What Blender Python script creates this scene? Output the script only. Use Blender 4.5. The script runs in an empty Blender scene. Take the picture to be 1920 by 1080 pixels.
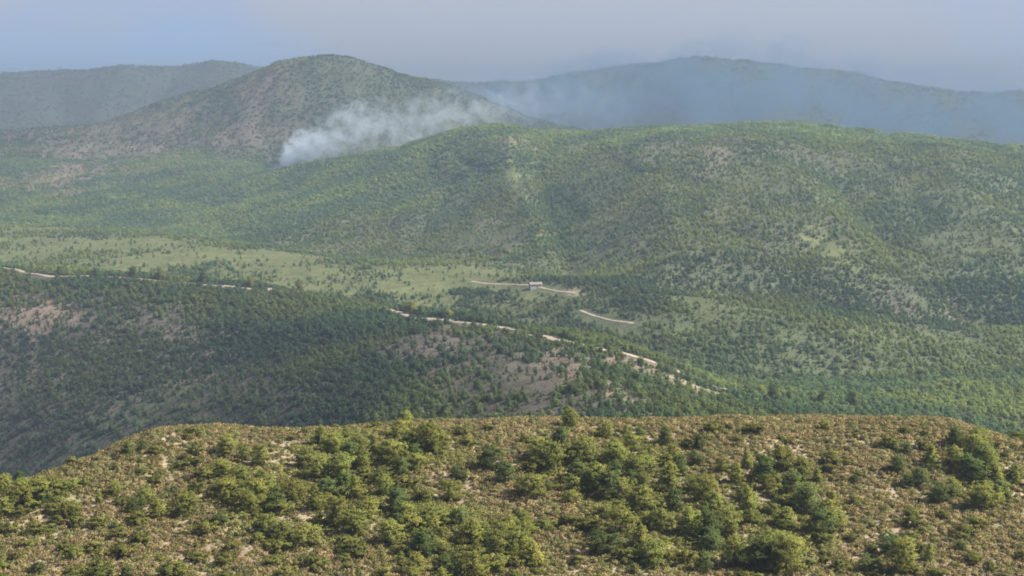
import bpy, math, random
import numpy as np

random.seed(7)
rng = np.random.default_rng(7)
scene = bpy.context.scene
COL = scene.collection

# ------------------------------------------------------------------ camera
F = 2640.0                      # focal length in pixels of a 1920 wide picture
TH = math.radians(7.35)         # camera looks this far below the horizon
CT, ST = math.cos(TH), math.sin(TH)
cam_d = bpy.data.cameras.new('camera')
cam_d.sensor_width = 36.0
cam_d.lens = 36.0 * F / 1920.0
cam_d.clip_start = 1.0
cam_d.clip_end = 40000.0
cam = bpy.data.objects.new('camera', cam_d)
COL.objects.link(cam)
cam.location = (0, 0, 0)
cam.rotation_euler = (math.radians(90) - TH, 0, 0)
scene.camera = cam

# ------------------------------------------------------------------ sky, sun, exposure
SUN_EL = math.radians(44)
SUN_AZ = math.radians(100)       # clockwise from +Y (view direction): from the right
world = bpy.data.worlds.new('World')
scene.world = world
world.use_nodes = True
wn = world.node_tree
wn.nodes.clear()
w_out = wn.nodes.new('ShaderNodeOutputWorld')
w_bg = wn.nodes.new('ShaderNodeBackground')
w_bg.inputs['Strength'].default_value = 0.0525
sky = wn.nodes.new('ShaderNodeTexSky')
sky.sky_type = 'NISHITA'
sky.sun_disc = False
sky.sun_elevation = SUN_EL
sky.sun_rotation = SUN_AZ
sky.altitude = 300
sky.air_density = 0.4
sky.dust_density = 0.05
sky.ozone_density = 5.0
w_tc = wn.nodes.new('ShaderNodeTexCoord')
w_map = wn.nodes.new('ShaderNodeMapping')
w_map.inputs['Scale'].default_value = (1.0, 1.0, 2.6)
w_map.inputs['Location'].default_value = (0.5, 0.3, 0.2)
w_no = wn.nodes.new('ShaderNodeTexNoise')
w_no.inputs['Scale'].default_value = 1.6
w_no.inputs['Detail'].default_value = 5.0
w_no.inputs['Roughness'].default_value = 0.5
w_no.inputs['Distortion'].default_value = 0.3
w_rmp = wn.nodes.new('ShaderNodeValToRGB')
w_rmp.color_ramp.elements[0].position = 0.40
w_rmp.color_ramp.elements[1].position = 0.50
w_rmp.color_ramp.elements[0].color = (0.28, 0.28, 0.28, 1)
w_rmp.color_ramp.elements[1].color = (0.92, 0.92, 0.92, 1)
w_mix = wn.nodes.new('ShaderNodeMix')
w_mix.data_type = 'RGBA'
w_mix.inputs['B'].default_value = (3.6, 3.75, 4.15, 1)     # thin high cloud veil
wn.links.new(w_tc.outputs['Generated'], w_map.inputs['Vector'])
wn.links.new(w_map.outputs['Vector'], w_no.inputs['Vector'])
wn.links.new(w_no.outputs['Fac'], w_rmp.inputs['Fac'])
wn.links.new(w_rmp.outputs['Color'], w_mix.inputs['Factor'])
wn.links.new(sky.outputs['Color'], w_mix.inputs['A'])
wn.links.new(w_mix.outputs['Result'], w_bg.inputs['Color'])
wn.links.new(w_bg.outputs['Background'], w_out.inputs['Surface'])

sun_dir = np.array([math.sin(SUN_AZ) * math.cos(SUN_EL), math.cos(SUN_AZ) * math.cos(SUN_EL), math.sin(SUN_EL)])
sun_d = bpy.data.lights.new('sun', 'SUN')
sun_d.energy = 3.9
sun_d.angle = math.radians(1.0)
sun_d.color = (1.0, 0.93, 0.82)
sun = bpy.data.objects.new('sun', sun_d)
COL.objects.link(sun)
from mathutils import Vector
sun.rotation_euler = Vector(sun_dir).to_track_quat('Z', 'Y').to_euler()
sun.location = (400, -100, 500)

scene.view_settings.view_transform = 'Standard'
scene.view_settings.look = 'None'
scene.view_settings.exposure = 1.72
scene.view_settings.gamma = 1.0
scene.view_settings.use_curve_mapping = False
scene.render.engine = 'CYCLES'
scene.cycles.use_denoising = True
scene.cycles.max_bounces = 5
scene.cycles.diffuse_bounces = 2
scene.cycles.transmission_bounces = 3
scene.cycles.transparent_max_bounces = 6
scene.cycles.volume_bounces = 1
scene.cycles.volume_max_steps = 256
scene.cycles.filter_width = 1.8      # the photograph is a soft, low-resolution frame

# ------------------------------------------------------------------ small helpers
def lin(r, g, b):
    f = lambda c: ((c / 255 + 0.055) / 1.055) ** 2.4 if c > 10 else c / 255 / 12.92
    return np.array([f(r), f(g), f(b)])

def tag(o, label=None, cat=None, group=None, kind=None):
    if label: o['label'] = label
    if cat: o['category'] = cat
    if group: o['group'] = group
    if kind: o['kind'] = kind
    return o

def pix(px, row):
    """direction of a line of sight: x/D and z/D for a pixel of the 1920x1080 photograph"""
    u = (np.asarray(px, float) - 960) / F
    v = (540 - np.asarray(row, float)) / F
    yy = CT + v * ST
    return u / yy, (-ST + v * CT) / yy

def unpix(a, s):
    d = CT - s * ST
    return 960 + F * a / d, 540 - F * (ST + s * CT) / d

def perlin(x, y, seed=0):
    r = np.random.default_rng(seed)
    perm = r.permutation(512)
    ang = r.random(512) * 2 * np.pi
    gx, gy = np.cos(ang), np.sin(ang)
    xi = np.floor(x).astype(int); yi = np.floor(y).astype(int)
    xf = x - xi; yf = y - yi
    def g(ix, iy, dx, dy):
        h = perm[(perm[ix & 511] + iy) & 511]
        return gx[h] * dx + gy[h] * dy
    u = xf ** 3 * (xf * (xf * 6 - 15) + 10); v = yf ** 3 * (yf * (yf * 6 - 15) + 10)
    n00 = g(xi, yi, xf, yf); n10 = g(xi + 1, yi, xf - 1, yf)
    n01 = g(xi, yi + 1, xf, yf - 1); n11 = g(xi + 1, yi + 1, xf - 1, yf - 1)
    return 1.5 * ((n00 * (1 - u) + n10 * u) * (1 - v) + (n01 * (1 - u) + n11 * u) * v)

def fbm(x, y, wl, octs=4, seed=0, gain=0.5):
    t = 0; amp = 1.0; f = 1.0 / wl
    for i in range(octs):
        t = t + amp * perlin(x * f + 17.3 * i, y * f - 9.1 * i, seed + i)
        amp *= gain; f *= 2.03
    return t

def pchip(xk, yk, x):
    h = np.diff(xk); d = np.diff(yk) / h
    m = np.zeros_like(yk)
    for i in range(1, len(yk) - 1):
        if d[i - 1] * d[i] > 0:
            w1 = 2 * h[i] + h[i - 1]; w2 = h[i] + 2 * h[i - 1]
            m[i] = (w1 + w2) / (w1 / d[i - 1] + w2 / d[i])
    m[0] = d[0]; m[-1] = d[-1]
    i = np.clip(np.searchsorted(xk, x) - 1, 0, len(h) - 1)
    t = (x - xk[i]) / h[i]
    t2, t3 = t * t, t * t * t
    return (2*t3 - 3*t2 + 1) * yk[i] + (t3 - 2*t2 + t) * h[i] * m[i] + (-2*t3 + 3*t2) * yk[i+1] + (t3 - t2) * h[i] * m[i+1]

# ------------------------------------------------------------------ terrain
# Ridge and valley lines, nearest first.  Each is a list of (bearing as pixel column, sight row, distance in m).
KN = [
 # gully between the viewpoint and the front hill
 [(-900,1420,168),(0,1330,170),(960,1240,172),(1920,1240,175),(2800,1330,175)],
 # foot of the front hill
 [(-900,1230,210),(0,1100,212),(480,1090,214),(960,1090,216),(1920,1090,218),(2800,1230,218)],
 # shoulder
 [(-900,1130,238),(0,1000,240),(480,945,250),(960,930,255),(1440,930,258),(1920,950,255),(2800,1100,250)],
 # crest of the front hill
 [(-900,1080,250),(-200,975,252),(0,922,258),(90,893,264),(170,862,272),(230,832,280),(300,807,290),(400,800,296),(500,808,300),
  (640,806,304),(780,792,308),(900,790,310),(1000,786,312),(1120,792,312),(1280,788,312),(1500,786,312),(1700,785,310),(1780,790,308),
  (1850,810,300),(1920,832,292),(2100,900,280),(2800,1050,270)],
 # valley behind it
 [(-900,1000,860),(0,965,850),(400,930,690),(700,885,540),(1000,850,470),(1200,826,440),(1320,836,450),(1600,880,520),(1920,880,600),(2800,900,700)],
 # middle slope
 [(-900,760,1080),(0,690,1080),(400,692,960),(700,690,810),(950,695,700),(1080,712,650),(1200,752,600),(1320,764,640),(1600,772,740),(1920,770,830),(2800,770,900)],
 # crest of the middle ridge
 [(-900,470,1420),(0,500,1380),(250,517,1310),(500,541,1220),(650,565,1140),(750,582,1100),(850,598,1050),(950,611,1000),(1050,640,940),
  (1150,654,905),(1250,686,880),(1350,722,862),(1420,738,858),(1600,738,900),(1920,726,990),(2800,700,1100)],
 # dip behind it
 [(-900,474,1560),(0,504,1510),(250,521,1440),(500,546,1330),(650,569,1260),(850,603,1160),(1050,646,1030),(1250,690,965),(1420,728,945),(1600,722,975),(1920,705,1030),(2800,670,1100)],
 # meadows of the valley
 [(-900,440,1850),(0,462,1720),(300,470,1650),(640,512,1450),(1000,553,1250),(1250,606,1085),(1420,640,1045),(1600,650,1050),(1920,648,1100),(2800,600,1180)],
 # head of the meadows
 [(-900,402,2200),(0,422,2040),(300,436,1920),(640,484,1600),(1000,512,1340),(1250,552,1175),(1420,578,1135),(1600,596,1125),(1780,620,1140),(1920,612,1170),(2800,520,1300)],
 # shallow hollow
 [(-900,404,2300),(0,423,2120),(300,436,2000),(640,482,1665),(1000,508,1390),(1250,546,1215),(1420,572,1170),(1600,590,1160),(1780,612,1185),(1920,604,1215),(2800,510,1350)],
 # middle of the big hillside
 [(-900,380,2550),(0,376,2450),(400,382,2320),(700,385,2050),(1000,395,1740),(1250,402,1540),(1500,420,1470),(1750,440,1460),(1920,440,1480),(2800,380,1600)],
 # crest of the spur and of the right hand ridge
 [(-900,350,2850),(0,318,2790),(300,318,2760),(460,325,2680),(520,323,2640),(580,308,2600),(640,296,2560),(720,283,2500),(800,266,2440),
  (860,250,2400),(920,239,2370),(960,240,2360),(1010,252,2340),(1100,250,2310),(1200,243,2280),(1300,238,2260),(1400,232,2240),(1500,236,2230),
  (1560,241,2220),(1650,255,2210),(1800,268,2200),(1920,276,2200),(2300,290,2200),(2800,300,2200)],
 # hollow behind the spur
 [(-900,345,2980),(0,296,3000),(300,290,2990),(460,312,2930),(520,326,2920),(640,322,2920),(800,310,2960),(960,310,3000),(1400,330,3000),(1920,340,3000),(2800,350,3000)],
 # round summit with its left shoulder
 [(-900,320,3400),(-200,268,3380),(0,249,3360),(110,242,3350),(190,234,3340),(250,212,3330),(300,193,3330),(400,164,3330),(470,138,3330),(520,120,3330),(600,110,3330),
  (660,113,3330),(720,128,3340),(780,143,3350),(840,160,3360),(900,182,3370),(960,210,3380),(1100,250,3400),(1400,290,3400),(1920,300,3400),(2800,300,3400)],
 # hollow
 [(-900,330,4000),(0,300,4100),(500,300,4000),(960,300,3900),(1400,330,3800),(1920,320,3800),(2800,320,3800)],
 # flank of the far mountains
 [(-900,220,5200),(0,205,5200),(400,200,5100),(700,215,4900),(960,215,4600),(1300,200,4300),(1600,215,4250),(1920,235,4250),(2800,230,4300)],
 # far mountain skyline
 [(-900,160,6200),(-200,150,6100),(0,136,6000),(60,129,6000),(150,123,6000),(230,116,6000),(330,119,6000),(400,109,6000),(450,112,6000),(500,122,5900),(600,140,5700),
  (720,150,5400),(820,152,5200),(900,156,5100),(980,156,5000),(1030,147,4950),(1080,133,4900),(1150,126,4850),(1200,116,4800),(1300,111,4750),(1400,113,4700),
  (1480,121,4700),(1580,131,4700),(1640,146,4700),(1720,163,4700),(1800,175,4700),(1860,178,4700),(1920,171,4700),(2200,150,4700),(2800,170,4700)],
 # back side
 [(-900,330,7800),(960,330,7600),(2800,330,7600)],
]
A0, A1 = -0.74, 0.74
NC = 660
acol = np.linspace(A0, A1, NC)
NR = 760
# more rows where the picture shows more of the ground
def lgrid():
    segs = [(10, 165, 26), (165, 320, 150), (320, 460, 36), (460, 1450, 210), (1450, 2000, 90), (2000, 3450, 160), (3450, 6300, 70), (6300, 7600, 10)]
    out = []
    for a, b, n in segs: out += list(np.exp(np.linspace(math.log(a), math.log(b), n, endpoint=False)))
    return np.log(np.array(out + [7600.0]))
lrow = lgrid()
NR = len(lrow)
kl, ks = [], []
for k in KN:
    p = np.array(k, float)
    a, s = pix(p[:, 0], p[:, 1])
    kl.append(np.interp(acol, a, np.log(p[:, 2])))
    ks.append(np.interp(acol, a, s))
kl = np.array(kl); ks = np.array(ks)
ker = np.hanning(9); ker /= ker.sum()
for i in range(len(kl)):
    if i == 3: continue
    pad = np.pad(kl[i], 4, mode='edge'); kl[i] = np.convolve(pad, ker, 'valid')
S = np.zeros((NC, NR))
for c in range(NC):
    # the viewpoint's own hill, below the frame
    L = np.concatenate([[math.log(8.0)], kl[:, c]])
    V = np.concatenate([[-1.6], ks[:, c]])
    S[c] = pchip(L, V, np.minimum(lrow, L[-1]))
DD = np.exp(lrow)[None, :] * np.ones((NC, 1))
AA = acol[:, None] * np.ones((1, NR))
X = AA * DD; Y = DD; Z = S * DD

ZK = [2, 3, 4, 7, 10, 12, 13, 15, 17]; ZV = [250., 310., 450., 1240., 1950., 2700., 2950., 3900., 5600.]
YW = np.stack([np.interp(lrow, kl[ZK, c], ZV, left=100., right=7000.) for c in range(NC)])     # zone coordinate
def look(arr, a, l):
    """bilinear value of a terrain grid at bearing a and log distance l"""
    ci = np.clip((np.asarray(a) - A0) / (A1 - A0) * (NC - 1), 0, NC - 1.001)
    ri = np.interp(l, lrow, np.arange(NR)); ri = np.clip(ri, 0, NR - 1.001)
    c0 = ci.astype(int); r0 = ri.astype(int); fc = ci - c0; fr = ri - r0
    return (arr[c0, r0] * (1 - fc) + arr[c0 + 1, r0] * fc) * (1 - fr) + (arr[c0, r0 + 1] * (1 - fc) + arr[c0 + 1, r0 + 1] * fc) * fr

def ground_z(x, y):
    x = np.asarray(x, float); y = np.asarray(y, float)
    return look(Z, x / y, np.log(y))

def hit(px, row, d0=190.0, d1=6000.0):
    """where the line of sight through a pixel first meets the ground between two distances"""
    a, s = pix(px, row)
    a = float(a); s = float(s)
    ls = np.linspace(math.log(d0), math.log(d1), 1500)
    v = look(Z, np.full_like(ls, a), ls) / np.exp(ls)
    i = np.argmax(v >= s)
    if v[i] < s: i = int(np.argmax(v))
    d = math.exp(ls[i])
    return np.array([a * d, d, v[i] * d])

# spurs and gullies running down the hillsides
def crease(pts, amp, wid, d0, d1):
    global Z
    P = [hit(px, r, d0, d1) for px, r in pts]
    best = np.full(X.shape, 1e9); 
    for p, q in zip(P[:-1], P[1:]):
        dx, dy = q[0] - p[0], q[1] - p[1]
        L2 = dx * dx + dy * dy
        t = np.clip(((X - p[0]) * dx + (Y - p[1]) * dy) / L2, 0, 1)
        best = np.minimum(best, np.hypot(X - p[0] - t * dx, Y - p[1] - t * dy))
    Z += amp * np.exp(-(best / wid)) 
CR = [
 ([(958,280),(958,325),(1000,410),(1030,480)], 20, 70, 440, 2950),
 ([(1010,300),(1050,420),(1070,490)], -24, 65, 440, 2950),
 ([(1140,285),(1200,335),(1260,420),(1300,500)], 14, 70, 440, 2950),
 ([(1425,290),(1480,340),(1560,430),(1660,500),(1760,560)], 24, 75, 440, 2950),
 ([(1560,300),(1640,400),(1700,470),(1830,560)], -28, 65, 440, 2950),
 ([(1760,290),(1800,380),(1900,470)], 16, 75, 440, 2950),
 ([(780,290),(720,360),(640,430)], 14, 70, 440, 2950),
 ([(850,330),(800,400),(760,470)], -14, 65, 440, 2950),
 ([(420,350),(400,400),(440,450)], -6, 65, 440, 2950),
 ([(600,118),(500,190),(400,270),(330,330)], 14, 110, 2800, 3330),
 ([(700,135),(660,200),(620,260)], -14, 90, 2930, 3330),
 ([(300,230),(200,290),(120,340)], -12, 100, 2600, 3320),
 ([(1040,650),(1110,700),(1180,750),(1240,800)], 5, 30, 440, 940),
 ([(560,580),(420,680),(260,780)], -7, 60, 640, 1190),
 ([(850,610),(760,700),(640,790)], 5, 60, 560, 1040),
 ([(1130,140),(1180,190),(1200,230)], -40, 160, 3800, 4850),
 ([(1310,140),(1380,180),(1420,230)], 25, 140, 3800, 4740),
 ([(1560,132),(1600,190),(1640,240)], -35, 160, 3800, 4690),
 ([(80,130),(120,180),(110,230)], -40, 200, 4600, 5990),
 ([(230,140),(200,180),(180,230)], 30, 150, 4600, 5990),
 ([(330,120),(300,170),(290,200)], -45, 170, 4600, 5990),
]
for c in CR: crease(*c)
# uneven ground
near = np.clip((450 - YW) / 130, 0, 1)
Z += near * (0.6 * fbm(X, Y, 14, 4, 11))
midw = np.clip((YW - 380) / 150, 0, 1) * np.clip((1900 - YW) / 500, 0, 1)
Z += midw * 2.6 * fbm(X, Y, 90, 5, 21)
farw = np.clip((YW - 1700) / 400, 0, 1)
rdg = 1 - 2 * np.abs(fbm(X, Y, 420, 4, 31))
Z += farw * np.clip(Y / 2600, 0, 2) * (3.0 * fbm(X, Y, 240, 5, 41) + 2.5 * (rdg - 0.4))
dr = np.abs(fbm(X + 60 * fbm(X, Y, 300, 2, 44), Y * .38, 170, 3, 43))
drain = np.clip(dr * 3.2, 0, 1)
Z += farw * (1 - np.clip((Y - 3500) / 400, 0, 1)) * 5.5 * (drain - .6)
fw = np.clip((Y - 3700) / 500, 0, 1)
Z += fw * 12 * (1 - 2 * np.abs(fbm(X, Y, 700, 4, 51)) - 0.3)

PX, ROW = unpix(X / Y, Z / Y)

# --- land cover: soil, scrub and grass, with patches where the photograph shows them
def mixc(c, col, w):
    return c * (1 - w[..., None]) + np.asarray(col) * w[..., None]
SOIL = np.array([.26, .215, .15]); RED = np.array([.20, .15, .115]); SCRUB = np.array([.135, .125, .058]); OLIVE = np.array([.165, .155, .075])
MEAD = np.array([.108, .122, .05]); FLOOR = np.array([.054, .052, .039]); MAUVE = np.array([.08, .069, .06]); GREEN = np.array([.062, .076, .042])
DRY = np.array([.118, .10, .075]); TRACK = np.array([.42, .34, .25])
C = np.zeros((NC, NR, 3)); 
n1 = fbm(X, Y, 18, 4, 61); n2 = fbm(X, Y, 120, 4, 62); n3 = fbm(X, Y, 380, 4, 63); n0 = fbm(X, Y, 5, 3, 64)
sm = lambda v, a, b: np.clip((v - a) / (b - a), 0, 1) ** 2 * (3 - 2 * np.clip((v - a) / (b - a), 0, 1))
cf = mixc(np.broadcast_to(SOIL, C.shape).copy(), OLIVE, sm(n1, -.35, .35)); cf = mixc(cf, RED, sm(n0 + .6 * n2, .25, .7) * .6)
cm = mixc(np.broadcast_to(FLOOR, C.shape).copy(), MAUVE, sm(n2, -.55, .3)); cm = mixc(cm, GREEN, sm(n1 + n3, .1, .8) * .7)
cv = mixc(np.broadcast_to(MEAD, C.shape).copy(), GREEN, np.maximum(sm(n2, -.1, .5) * .6, sm(PX + 120 * n2, 700, 1150) * .75)); 
ch = mixc(np.broadcast_to(GREEN * 1.3, C.shape).copy(), DRY * .9, sm(n3 + .5 * n2, -.05, .55) * .4); ch = mixc(ch, MEAD * .85, sm(fbm(X, Y, 200, 3, 65), .1, .6) * .15)
cp = mixc(np.broadcast_to(DRY * .85, C.shape).copy(), GREEN, sm(n3 + .4 * n2 + sm(PX, 560, 760), -.2, .4) * .85); cfar = mixc(np.broadcast_to(GREEN * .85, C.shape).copy(), DRY * .7, sm(n3, .1, .7) * .6)
C[:] = cf
for cc, d0, d1 in ((cm, 400, 470), (cv, 1180, 1330), (ch, 1850, 2050), (cp, 2880, 3000), (cfar, 3700, 3950)):
    C = mixc(C, cc, sm(YW, d0, d1))
PATCH = [  # column, row, half width, half height, tilt deg, colour, strength, distance range
 (360,850,110,40,-8,SOIL*1.05,.8,200,330),(200,1040,260,60,0,SOIL*1.05,.55,200,330),(640,1060,120,40,5,SOIL*1.1,.8,200,330),
 (900,910,55,30,15,RED*1.15,.85,200,330),(1075,995,38,60,-5,RED*1.15,.9,200,330),(1360,830,80,35,8,SOIL*1.15,.8,200,330),(990,803,90,14,2,SOIL*1.1,.9,200,330),
 (1600,860,70,70,-8,SOIL,.7,200,330),(1560,1040,110,70,0,RED*1.05,.6,200,330),(1720,930,70,22,4,SOIL*1.1,.7,200,330),(1880,830,60,30,25,SOIL*1.2,.9,200,330),
 (1650,800,170,18,1,DRY*1.1,.6,200,330),(1850,1020,120,70,0,MAUVE*1.6,.6,200,330),(560,850,60,20,0,SOIL,.6,200,330),
 (70,590,80,34,0,RED*1.1,.9,700,1400),(400,585,34,24,0,RED*1.15,.9,700,1400),(310,600,50,16,0,MAUVE,.8,700,1400),(860,650,130,50,6,MAUVE,.9,500,1100),(480,625,60,12,10,MAUVE*1.1,.8,700,1400),
 (1050,690,60,38,40,RED*.8,1.4,440,1000),(1150,735,60,20,45,SOIL*.75,1.4,440,1000),(1215,780,60,24,50,SOIL*.8,1.4,440,800),(1190,682,60,12,12,RED*1.1,.9,500,1000),(1300,722,60,16,24,SOIL*1.1,.95,500,1000),(1360,745,50,10,15,SOIL*1.1,.9,500,1000),
 (880,665,170,55,10,MAUVE*1.0,1.0,440,1000),(1020,725,140,55,35,MAUVE*np.array([1.05,1.08,1.0]),1.05,440,1000),(330,610,120,40,0,MAUVE*1.1,.9,700,1300),(900,740,160,50,20,FLOOR*1.1,.7,440,1000),(1000,775,150,25,0,MAUVE,.4,430,800),
 (250,468,360,44,3,MEAD*.98,1.15,1300,2200),(550,497,130,28,5,MEAD*.98,1.15,1300,2200),(720,530,110,25,8,MEAD*1.02,.8,1200,2100),(30,440,140,20,0,MEAD*.95,.8,1300,2300),
 (880,495,110,14,4,MEAD*1.05,.8,1500,2300),(940,440,60,60,20,DRY*.95,.6,1700,2500),(1640,625,120,25,5,MEAD*1.0,.7,1100,1600),(1500,745,260,8,0,MEAD*.95,.6,850,1100),
 (1082,546,22,9,0,SOIL*1.5,.95,1350,2000),(1680,580,60,40,20,MAUVE*1.1,.85,1400,2000),(1790,585,16,40,-25,DRY*1.2,.8,1400,2000),(1560,470,90,20,33,MEAD*1.05,1.3,1600,2400),(1230,520,60,30,10,MEAD*.9,.7,1500,2200),(1320,560,60,30,0,MEAD*.9,.6,1400,2000),
 (945,262,35,16,15,SOIL*1.0,.8,2300,2700),(1000,275,25,10,35,DRY*1.2,.7,2300,2700),(965,345,14,50,-18,MEAD*1.15,1.3,2000,2640),(1010,430,12,60,-20,MEAD*1.1,1.3,1900,2500),
 (1120,285,70,22,10,MAUVE*1.15,.8,2300,2700),(1330,270,130,26,0,MAUVE*1.2,.8,2300,2700),(1340,300,30,30,20,SOIL*.9,.7,2300,2700),(1500,290,70,18,10,MAUVE*1.1,.6,2300,2700),
 (1700,330,80,14,0,MAUVE*1.1,.4,2200,2700),(840,330,60,40,0,MEAD*.9,.6,2200,2750),(760,300,80,16,-10,DRY*1.0,.6,2400,2760),
 (520,255,70,26,-20,DRY*1.15,.85,2850,3360),(540,180,60,30,10,DRY*1.15,.6,2850,3360),(470,190,30,30,0,DRY*1.2,.7,2850,3360),(200,270,160,60,-25,DRY*1.15,1.0,2600,3400),(60,350,150,50,-10,RED*.75,.9,2600,3000),(230,325,150,34,-10,DRY*1.1,.9,2600,3000),(420,250,90,60,-30,DRY*1.05,.4,2600,3400),
]
# how thickly trees stand
def zone(d0, d1):
    lo, hi = (0, 400) if d1 < 400 else ((430, 1300) if d0 < 1000 else ((2400, 3800) if d0 >= 2600 else (1150, 2950)))
    return (YW > lo) & (YW < hi)
T = np.zeros((NC, NR))
T += sm(YW, 420, 480) * (1 - sm(YW, 1170, 1320)) * np.clip(.52 + .6 * n2 + .35 * n1 + .45 * sm(PX, 1250, 1450), .34, 1.3)
T += sm(YW, 1170, 1320) * (1 - sm(YW, 1800, 2000)) * np.clip(.28 + .8 * n2 + .4 * n1 + .35 * sm(PX, 850, 1250), .05, 1)
T += sm(YW, 1800, 2000) * np.clip(.5 + .3 * n2 + .2 * n3 + .5 * (1 - drain), .35, 1.2)
for px, r, rx, ry, ang, col, st, d0, d1 in PATCH:
    ca, sa = math.cos(math.radians(ang)), math.sin(math.radians(ang))
    dx, dy = PX - px, ROW - r
    u = (dx * ca + dy * sa) / rx; v = (-dx * sa + dy * ca) / ry
    q = np.sqrt(u * u + v * v) + .35 * n1 + .3 * n2 + .25 * n0
    w = np.minimum(1, (1 - sm(q, .35, 1.3)) * st * (.85 if d1 < 400 else (.5 if d0 > 2800 else .7))) * zone(d0, d1)
    C = mixc(C, col, w)
    T *= 1 - (.62 if 430 < d0 < 450 else (.86 if col is not None and abs(col[2] / col[0] - MEAD[2] / MEAD[0]) < .01 and d0 > 1100 else .85)) * w
C = np.clip(C, 0.01, .6)
DENSE = [  # thick dark stands
 (280,425,90,14,8,1900,2400),(450,455,45,14,5,1700,2300),(1030,440,40,70,-30,1600,2500),(1660,440,70,60,35,1500,2500),(1870,550,110,90,20,1300,2200),(1050,400,30,80,-25,1300,2200),(1560,770,200,25,2,500,1000),(620,690,300,60,25,500,1200),(880,550,40,8,0,1300,2000),(1240,575,70,16,8,1100,1700),(790,170,90,30,18,2950,3600),(560,600,120,30,12,700,1300),
]
for px, r, rx, ry, ang, d0, d1 in DENSE:
    ca, sa = math.cos(math.radians(ang)), math.sin(math.radians(ang))
    dx, dy = PX - px, ROW - r
    q = np.hypot((dx * ca + dy * sa) / rx, (-dx * sa + dy * ca) / ry) + .3 * n1
    T += .9 * (1 - sm(q, .5, 1.2)) * zone(d0, d1)

# --- ground material: measured cover colour, broken up by grain
def ground_material():
    m = bpy.data.materials.new('hillside_ground'); m.use_nodes = True
    n = m.node_tree; b = n.nodes['Principled BSDF']; b.inputs['Roughness'].default_value = .95; b.inputs['Specular IOR Level'].default_value = .1
    at = n.nodes.new('ShaderNodeAttribute'); at.attribute_name = 'cover'
    geo = n.nodes.new('ShaderNodeNewGeometry')
    def noise(scale, det=4):
        t = n.nodes.new('ShaderNodeTexNoise'); t.inputs['Scale'].default_value = scale; t.inputs['Detail'].default_value = det; t.inputs['Roughness'].default_value = .65
        n.links.new(geo.outputs['Position'], t.inputs['Vector']); return t
    def rng_(t, a, b_):
        r = n.nodes.new('ShaderNodeMapRange'); r.inputs['From Min'].default_value = .3; r.inputs['From Max'].default_value = .7
        r.inputs['To Min'].default_value = a; r.inputs['To Max'].default_value = b_; n.links.new(t.outputs['Fac'], r.inputs['Value']); return r
    r1 = rng_(noise(.9), .62, 1.38); r2 = rng_(noise(.11, 5), .7, 1.3); r3 = rng_(noise(.02, 5), .8, 1.2)
    mu = n.nodes.new('ShaderNodeMath'); mu.operation = 'MULTIPLY'; n.links.new(r1.outputs[0], mu.inputs[0]); n.links.new(r2.outputs[0], mu.inputs[1])
    mu2 = n.nodes.new('ShaderNodeMath'); mu2.operation = 'MULTIPLY'; n.links.new(mu.outputs[0], mu2.inputs[0]); n.links.new(r3.outputs[0], mu2.inputs[1])
    vm = n.nodes.new('ShaderNodeVectorMath'); vm.operation = 'SCALE'; n.links.new(at.outputs['Color'], vm.inputs[0]); n.links.new(mu2.outputs[0], vm.inputs['Scale'])
    n.links.new(vm.outputs[0], b.inputs['Base Color'])
    bp = n.nodes.new('ShaderNodeBump'); bp.inputs['Strength'].default_value = .7; bp.inputs['Distance'].default_value = 1.2
    n.links.new(noise(.35, 6).outputs['Fac'], bp.inputs['Height']); n.links.new(bp.outputs['Normal'], b.inputs['Normal'])
    return m
M_GROUND = ground_material()

V3 = np.stack([X, Y, Z], -1)
tc = np.gradient(V3, axis=0); tr = np.gradient(V3, axis=1)
NRM = np.cross(tc, tr); NRM /= np.linalg.norm(NRM, axis=-1, keepdims=True)

def terrain_piece(name, r0, r1, label):
    """rows r0..r1 of the land, with a skirt-free shared edge"""
    v = V3[:, r0:r1 + 1].reshape(-1, 3); nn = NRM[:, r0:r1 + 1].reshape(-1, 3); cc = C[:, r0:r1 + 1].reshape(-1, 3)
    w = r1 - r0 + 1
    i = np.arange(NC - 1)[:, None] * w + np.arange(w - 1)[None, :]
    q = np.stack([i, i + w, i + w + 1, i + 1], -1).reshape(-1)
    me = bpy.data.meshes.new(name)
    me.vertices.add(len(v)); me.vertices.foreach_set('co', v.astype('f').ravel())
    nf = len(q) // 4
    me.loops.add(len(q)); me.loops.foreach_set('vertex_index', q.astype('i'))
    me.polygons.add(nf); me.polygons.foreach_set('loop_start', np.arange(nf, dtype='i') * 4)
    me.polygons.foreach_set('use_smooth', np.ones(nf, bool))
    me.update()
    at = me.attributes.new('cover', 'FLOAT_COLOR', 'POINT')
    at.data.foreach_set('color', np.concatenate([cc, np.ones((len(cc), 1))], 1).astype('f').ravel())
    me.normals_split_custom_set_from_vertices(nn.astype('f'))
    me.materials.append(M_GROUND)
    o = bpy.data.objects.new(name, me); COL.objects.link(o)
    tag(o, label, 'hill', kind='structure')
    return o
def rowat(d): return int(np.searchsorted(lrow, math.log(d)))
cuts = [0, rowat(450), rowat(1240), rowat(1950), rowat(2950), rowat(3900), NR - 1]
for nm, a, b, lb in zip(['front_hill', 'middle_ridge', 'valley_meadow', 'spur_hillside', 'round_summit', 'far_mountains'], cuts[:-1], cuts[1:],
    ['brown and olive scrub covered hilltop with pines in front', 'dark wooded ridge slope behind the front hill', 'pale green meadow land in the valley behind the wooded ridge',
     'broad green hillside with spurs below the smoke', 'round topped brown green summit above the smoke', 'hazy blue grey mountains along the skyline']):
    terrain_piece(nm, a, b, lb)

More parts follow.
